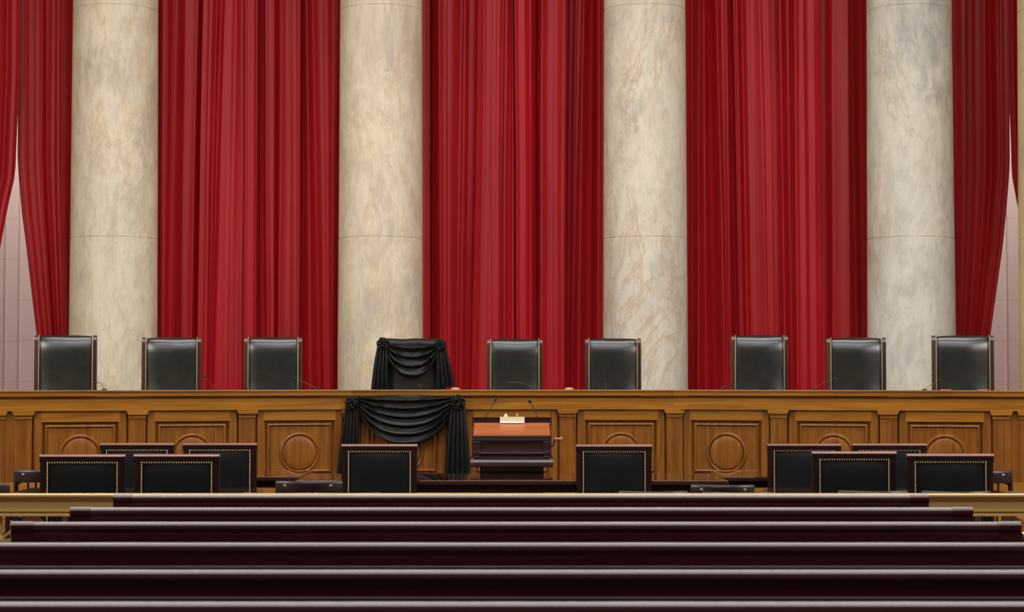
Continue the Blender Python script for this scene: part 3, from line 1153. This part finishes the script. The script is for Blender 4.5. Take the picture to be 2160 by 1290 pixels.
# ------------------------------------------------------------------ counsel chairs (backs towards us)
def make_counsel_chair():
    """faces +y (away from the camera); rear face of the back at y=0; 1.01 tall"""
    H = 1.012
    W = .566
    root = thing('counsel_chair')
    fw = .046
    for s in (-1, 1):
        x0, x1 = sorted((s * W / 2, s * (W / 2 - fw)))
        MB().box(x0, x1, 0, .045, .36, H - .02, .004).build('back_post', M['mahog_v'], root)
    tr = MB()
    tr.prism([(.0, H - .052), (-.002, H - .018), (.004, H - .008), (.014, H - .001), (.022, H), (.045, H), (.05, H - .006), (.05, H - .052)], -W / 2 - .003, W / 2 + .003, 'x')
    tr.build('top_rail', M['mahog'], root)
    MB().prism([(-.0035, H - .016), (-.004, H - .011), (.003, H - .002), (.012, H + .002), (.046, H + .002), (.046, H - .004), (.01, H - .004)], -W / 2 - .004, W / 2 + .004, 'x').build('top_highlight', M['highlight_edge'], root.children[-1])  # strip in lighter colour paints the highlight along the top
    lw = W / 2 - fw
    lz0, lz1 = .42, H - .05

    def fn(u, v):
        x = (u * 2 - 1) * lw
        z = lz0 + (lz1 - lz0) * v
        e = (1 - abs(u * 2 - 1) ** 4) * (1 - abs(v * 2 - 1) ** 6)
        return (x, .010 - .016 * e, z)
    pad = MB().grid(fn, 24, 24)
    pad.box(-lw, lw, .012, .05, lz0, lz1)
    pad.build('back_pad', M['leather_dk'], root, angle=60)
    # nail trim: a rope-like line of slanted studs
    n = MB()
    pitch = .0165
    hx = lw - .004

    def stud(x, z, ang, L=.0085, w=.0032):
        bm2 = bmesh.new()
        bmesh.ops.create_uvsphere(bm2, u_segments=8, v_segments=6, radius=1)
        n.join(bm2, Matrix.Translation((x, .002, z)) @ Matrix.Rotation(ang, 4, 'Y') @ Matrix.Diagonal((w, .006, L, 1)))
    k = int(2 * hx / pitch)
    for i in range(k + 1):
        stud(-hx + 2 * hx * i / k, lz1 - .004, R(-28))
    kz = int((lz1 - .30 - .36) / .011)
    for s in (-1, 1):
        zz = lz1 - .006
        while zz > .50:
            stud(s * hx, zz, R(18), .0068, .0042)
            zz -= .0115
    n.build('nail_trim', M['nail'], root)
    MB().box(-W / 2 + .01, W / 2 - .01, .03, .50, .38, .46, .025, 3).build('seat', M['leather_dk'], root)
    MB().box(-W / 2 + .02, W / 2 - .02, .04, .48, .33, .38).build('seat_frame', M['mahog'], root)
    for s in (-1, 1):
        MB().bar((s * (W / 2 - .025), .025, .36), (s * (W / 2 - .02), -.03, .001), .042, .042, .004).build('leg', M['mahog_v'], root)
        MB().bar((s * (W / 2 - .035), .45, .34), (s * (W / 2 - .035), .46, .001), .042, .042, .004).build('leg', M['mahog_v'], root)
        a = MB()
        a.prism([(.045, .57), (.045, .60), (.36, .62), (.40, .61), (.40, .59), (.36, .59), (.36, .44), (.32, .44), (.32, .58)], s * (W / 2 - .04), s * (W / 2), 'x')
        a.build('armrest', M['mahog_v'], root)
    return root


CC_ = [  # left px, right px, top py, label
    (88, 264.5, 957.5, 'dark counsel chair with rope-like brass nail trim, leftmost of the near pair on the left'),
    (286, 463, 957, 'dark counsel chair with brass nail trim, right one of the near pair on the left'),
    (214.5, 367, 933.5, 'dark counsel chair further back on the left, mostly hidden behind the near pair'),
    (389, 541.5, 933.5, 'dark counsel chair further back on the left with patchy gold trim along its top'),
    (723, 879, 936, 'dark counsel chair with gold trim at the centre table, in front of the black swag'),
    (1217, 1373, 936.5, 'dark counsel chair with gold trim at the centre table, right of the lectern'),
    (1619, 1771, 935, 'dark counsel chair further back on the right, nearer the centre of the room'),
    (1798, 1951, 934.5, 'dark counsel chair further back on the right, between the two near chairs'),
    (1713, 1887, 951, 'dark counsel chair with gold trim, left one of the near pair on the right'),
    (1913, 2091.5, 956, 'dark counsel chair with gold trim, rightmost of the near pair on the right'),
]
cproto = make_counsel_chair()
for i, (a, b, py, lab) in enumerate(CC_):
    o = cproto if i == 0 else copy_tree(cproto)
    W = .56
    D = W * F / (b - a)
    zt = PZ(py, D)
    o.location = (PX((a + b) / 2, D), D, 0)
    o.scale = (1, 1, zt / 1.0155)
    tag(o, lab, 'chair', 'dark leather counsel chairs facing the bench')

# ------------------------------------------------------------------ low armchairs with curved crest rails
def make_low_chair():
    """faces +y; crest rail highest point .85; curved round the sitter"""
    root = thing('low_armchair')
    w = .43

    def arc(t_, ins=0.0):
        # plan curve of the crest: middle nearest the viewer (y small), ends further
        a = (t_ * 2 - 1)
        return a * (w / 2 - ins * 0), .10 * abs(a) ** 2.0
    H = .85
    cr_ = MB()
    n = 30
    th = .026
    rings = []
    for i in range(n + 1):
        t_ = i / n
        x, y = arc(t_)
        x2, y2 = arc(min(1, t_ + .01))
        x1, y1 = arc(max(0, t_ - .01))
        d = Vector((x2 - x1, y2 - y1, 0)).normalized()
        nn = Vector((-d.y, d.x, 0))
        pr = [(0, -.09), (-.003, -.02), (0, -.006), (.005, 0), (th - .004, 0), (th, -.006), (th, -.09)]
        rings.append([cr_.bm.verts.new((x + nn.x * q, y + nn.y * q, H + z)) for q, z in pr])
    for a, b in zip(rings, rings[1:]):
        for k in range(7):
            k2 = (k + 1) % 7
            cr_.bm.faces.new((a[k], a[k2], b[k2], b[k]))
    cr_.bm.faces.new(rings[0])
    cr_.bm.faces.new(rings[-1][::-1])
    cr_.build('crest_rail', M['mahog'], root)
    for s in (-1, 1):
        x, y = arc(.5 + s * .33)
        MB().box(x - .014, x + .014, y - .006, y + .004, H - .036, H - .022, .002).build('mark', M['mark'], root)  # small pale marks on the rear of the crest rail
    for s in (-1, 1):
        x, y = arc(.5 + s * .47)
        MB().bar((x, y + .014, H - .07), (x * .98, y + .02, .001), .026, .026, .003).build('leg', M['mahog_v'], root)
        # curved bracket under the rail
        MB().tube([(x * .96, y + .014, H - .10), (x * .8, y - .01, H - .085), (x * .62, y - .03, H - .07)], .010, 8).build('bracket', M['mahog_v'], root)
        MB().bar((s * .18, .47, .42), (s * .18, .48, .001), .032, .032, .003).build('leg', M['mahog_v'], root)
        MB().tube([(x, y + .014, H - .14), (s * .205, .2, .62), (s * .205, .38, .61), (s * .195, .46, .59)], .014, 8).build('arm', M['mahog_v'], root)
        MB().bar((s * .19, .46, .43), (s * .195, .45, .59), .024, .024).build('arm_post', M['mahog_v'], root)
    MB().box(-.20, .20, .08, .50, .40, .44, .015, 3).build('seat', M['leather_dk'], root)
    for k in range(5):
        t_ = .5 + (k - 2) * .13
        x, y = arc(t_)
        MB().tube([(x, y + .012, H - .074), (x * .95, y + .09, .438)], .007, 8).build('spindle', M['mahog_v'], root)
    return root


LOW = [  # left px, right px, end py, yaw, label
    (582, 723, 1012.5, -1, 'low dark armchair with two pale marks on its curved rail, beside the swag-side chair'),
    (1455, 1588, 1020.5, -2, 'low dark armchair with a curved rail before the right end of the long table'),
    (1305, 1450, 1034, 1, 'low armchair whose curved crest just tops the pew below the right-centre counsel chair'),
    (1480, 1626, 1035.5, 0, 'low armchair crest just above the pew, below the low armchair right of centre'),
    (1765, 1911, 1033, -2, 'low armchair crest above the pew before the left chair of the right near pair'),
    (1940, 2084, 1034, -2, 'low armchair crest above the brass rail before the rightmost counsel chair'),
    (2120, 2262, 1034.5, 0, 'low armchair crest above the brass rail, cut off by the right edge'),
    (32, 177, 1038, 0, 'low armchair crest barely above the brass rail before the leftmost counsel chair'),
    (200, 345, 1038, 0, 'low armchair crest barely above the first pew between the two left near chairs'),
    (515, 659, 1037, 0, 'low armchair crest barely above the first pew, left of the low armchair with two pale marks'),
    (662, 805, 1037, 0, 'low armchair crest barely above the first pew, below the chair in front of the swag'),
    (-116, 25, 1018, 2, 'low armchair at the far left edge, only its crest end and pale mark showing'),
    (39, 165, 989.5, 8, 'low dark armchair sticking out left of the leftmost counsel chair'),
    (2000, 2126, 991, -8, 'low dark armchair sticking out right of the rightmost counsel chair'),
]
lproto = make_low_chair()
for i, (a, b, py, yaw, lab) in enumerate(LOW):
    o = lproto if i == 0 else copy_tree(lproto)
    hgt = .85
    dv = (ZC - hgt)
    # distance at which the crest height shows at that row
    D = dv * F / (py - 795) 
    W = (b - a) * D / F
    o.location = (PX((a + b) / 2, D), D - .10, 0)
    o.rotation_euler = (0, 0, R(yaw))
    o.scale = (W / .43, 1, 1)
    tag(o, lab, 'chair', 'low dark armchairs with curved crest rails')

# ------------------------------------------------------------------ brass rail
DR = 10.0
BW = PX(141, DR) - PX(4, DR)
bar_ = thing('brass_railing', (0, DR, 0), label='gilded brass railing with a deep moulded top and crossed bars behind the first pew', cat='railing')
zt = PZ(1041, DR)
zbm = PZ(1087, DR)
H = zt
prof = [(-.05, zt - .003), (-.047, zt), (.05, zt), (.05, zt - .012), (.04, zt - .02), (.035, zbm + .02), (.045, zbm + .004), (.045, zbm), (-.045, zbm), (-.045, zbm + .006), (-.038, zbm + .011), (-.034, zbm + .018),
        (-.044, zbm + .024), (-.044, zbm + .029), (-.028, zbm + .033), (-.028, zt - .036), (-.032, zt - .028), (-.040, zt - .023), (-.043, zt - .016), (-.05, zt - .012)]
XL, XR = -3.9, 3.9
MB().prism(prof, XL, XR, 'x').build('top_rail', M['brass'], bar_)
x0 = PX(4, DR)
k0 = math.ceil((XL - x0) / BW)
k1 = math.floor((XR - x0) / BW)
zm = PZ(1139, DR)
dz = zbm - zm
for k in range(k0, k1 + 1):
    x = x0 + k * BW
    MB().box(x - .011, x + .011, -.012, .012, .06, zbm).build('post', M['brass'], bar_)
    if k == k1:
        continue
    xc = x + BW / 2
    MB().prism([(xc - .026, zbm), (xc + .026, zbm), (xc + .018, zm), (xc + .026, zm - dz), (xc - .026, zm - dz), (xc - .018, zm)], -.008, .008, 'y').build('stem', M['brass'], bar_)
    cross = MB()
    for s in (-1, 1):
        cross.bar((xc + s * .012, -.003, zbm), (xc + s * BW / 2, -.003, zm), .019, .012)
        cross.bar((xc + s * .012, -.003, zm - dz), (xc + s * BW / 2, -.003, zm), .019, .012)
    cross.box(x, x + BW, -.006, .006, zm - .007, zm + .007)
    cross.box(x, x + BW, -.006, .006, zm - dz - .007, zm - dz + .007)
    o = cross.build('cross_bars', M['brass'], bar_)
    MB().lathe([(.026, 0), (.028, -.008), (.018, -.012), (.012, -.020), (.003, -.022)], 20, (x, -.006, zm), 'y').build('rosette', M['brass'], o)
MB().box(XL, XR, -.04, .04, 0.001, .06, .006).build('bottom_rail', M['brass'], bar_)

# ------------------------------------------------------------------ pews
PEW = [  # D, left px, right px, top py, label
    (9.40, 243, 1955, 1042.5, 'frontmost dark mahogany pew, right in front of the brass railing'),
    (8.498, 153, 2047, 1069.5, 'second dark mahogany pew from the front, its ends overlapping the brass railing'),
    (7.597, 29.5, 2148, 1100, 'third dark mahogany pew from the front, almost as wide as the picture'),
    (6.696, -120, 2320, 1143.5, 'fourth dark mahogany pew from the front, running past both edges'),
    (5.794, -330, 2520, 1201, 'fifth dark mahogany pew from the front, last but one above the bottom edge'),
    (4.893, -640, 2830, 1268.5, 'nearest dark mahogany pew, its highlit rounded top running along the bottom edge'),
]


def pew(D, a, b, py, label):
    x0, x1 = PX(a, D), PX(b, D)
    H_ = PZ(py, D - .0)
    root = thing('pew', ((x0 + x1) / 2, D, 0), label=label, cat='pew', group='rows of dark mahogany pews')
    h = (x1 - x0) / 2
    ec = .09

    def cap(r=.021, zo=0.0, g=0.0):
        pts = []
        for k in range(13):
            t_ = PI * (1.12 - 1.24 * k / 12)
            pts.append((.0 + (r + g) * math.cos(t_), H_ - r + (r + g) * math.sin(t_)))
        pts += [(.016 + g, H_ - .034), (.012 + g, H_ - .0495), (-.0121 - g, H_ - .0495), (-.0125 - g, H_ - .034)]
        return pts[::-1]
    # moulded cap along the top
    MB().prism(cap(), -h + ec, h - ec, 'x').build('cap_rail', M['pew_cap_lit'], root)
    bk = MB().prism([(-.012, .30), (-.012, H_ - .05), (.012, H_ - .05), (.075, .42), (.075, .30)], -h + ec, h - ec, 'x')
    bk.prism([(-.012, H_ - .094), (-.019, H_ - .090), (-.019, H_ - .084), (-.012, H_ - .080)], -h + ec, h - ec, 'x')
    bk.build('backrest', M['pew'], root)
    MB().box(-h + ec, h - ec, .05, .46, .40, .435, .01).build('seat', M['pew'], root)
    for s in (-1, 1):
        e0, e1 = sorted((s * (h - ec), s * h))
        e = MB().prism(cap(g=.002), e0, e1, 'x')
        e.prism([(-.014, .001), (-.014, H_ - .05), (.02, H_ - .05), (.10, .66), (.44, .60), (.48, .56), (.48, .001)], e0, e1, 'x')
        e.build('end_panel', M['pew'], root)
    return root


for p in PEW:
    pew(*p)
# a short pew across the side aisle, its top just inside the right edge
D = 7.75
pr = PX(2151, D)
root = thing('pew', (pr + .9, D, 0), label='dark side pew, only the corner of its highlit top showing at the right edge', cat='pew')
hz = PZ(1122, D)
MB().prism([(-.018, hz - .05), (-.021, hz - .02), (-.012, hz - .004), (0, hz), (.012, hz - .004), (.02, hz - .02), (.02, hz - .05)], -.9, .9, 'x').build('cap_rail', M['pew_cap_lit'], root)
MB().prism([(-.012, .001), (-.012, hz - .05), (.012, hz - .05), (.075, .42), (.075, .001)], -.9, .9, 'x').build('backrest', M['pew'], root)
MB().box(-.9, .9, .076, .46, .40, .435, .01).build('seat', M['pew'], root)
for s in (-1, 1):
    MB().box(s * .85 - .03, s * .85 + .03, .1, .44, .001, .399).build('leg', M['pew'], root)

# ------------------------------------------------------------------ light
def area(name, loc, size, power, color=(1, 1, 1), target=None, sy=None):
    d = bpy.data.lights.new(name, 'AREA')
    d.shape = 'RECTANGLE'
    d.size = size
    d.size_y = sy or size
    d.energy = power
    d.color = color
    o = bpy.data.objects.new(name, d)
    C.objects.link(o)
    o.location = loc
    if target:
        o.rotation_euler = (Vector(target) - Vector(loc)).to_track_quat('-Z', 'Y').to_euler()
    return o


area('ceiling_light', (0, 16.5, 9.3), 12, 620, (1, .93, .86), sy=1.6)
area('ceiling_light', (0, 10.5, 9.3), 12, 760, (.84, .90, 1.0), sy=3.2)
area('ceiling_light', (0, 3.5, 9.3), 12, 540, (1, .91, .88), sy=1.6)
area('side_fill_light', (-8.8, 13, 5.2), 6, 500, (1, .93, .84), target=(0, 23.5, 3.5), sy=3)  # added lamp without a window, picks out the curtain fold shoulders
area('side_fill_light', (8.8, 12, 5.2), 6, 480, (1, .95, .92), target=(0, 23.5, 3.5), sy=3)  # added lamp for the folds from the other side
area('wall_fill_light', (0, 26.3, 9.2), 15, 760, (1, .95, .92), target=(0, 27, 5), sy=.4).data.spread = R(44)  # added out of sight to brighten the wall in the curtain gaps

w = bpy.data.worlds.new('world')
sc.world = w
w.use_nodes = True
bg = w.node_tree.nodes['Background']
bg.inputs['Color'].default_value = (1, .93, .86, 1)
bg.inputs['Strength'].default_value = .05

sc.view_settings.view_transform = 'Standard'
sc.view_settings.look = 'None'
sc.view_settings.gamma = 1
sc.view_settings.exposure = 0.3
sc.cycles.use_denoising = True
sc.cycles.max_bounces = 6
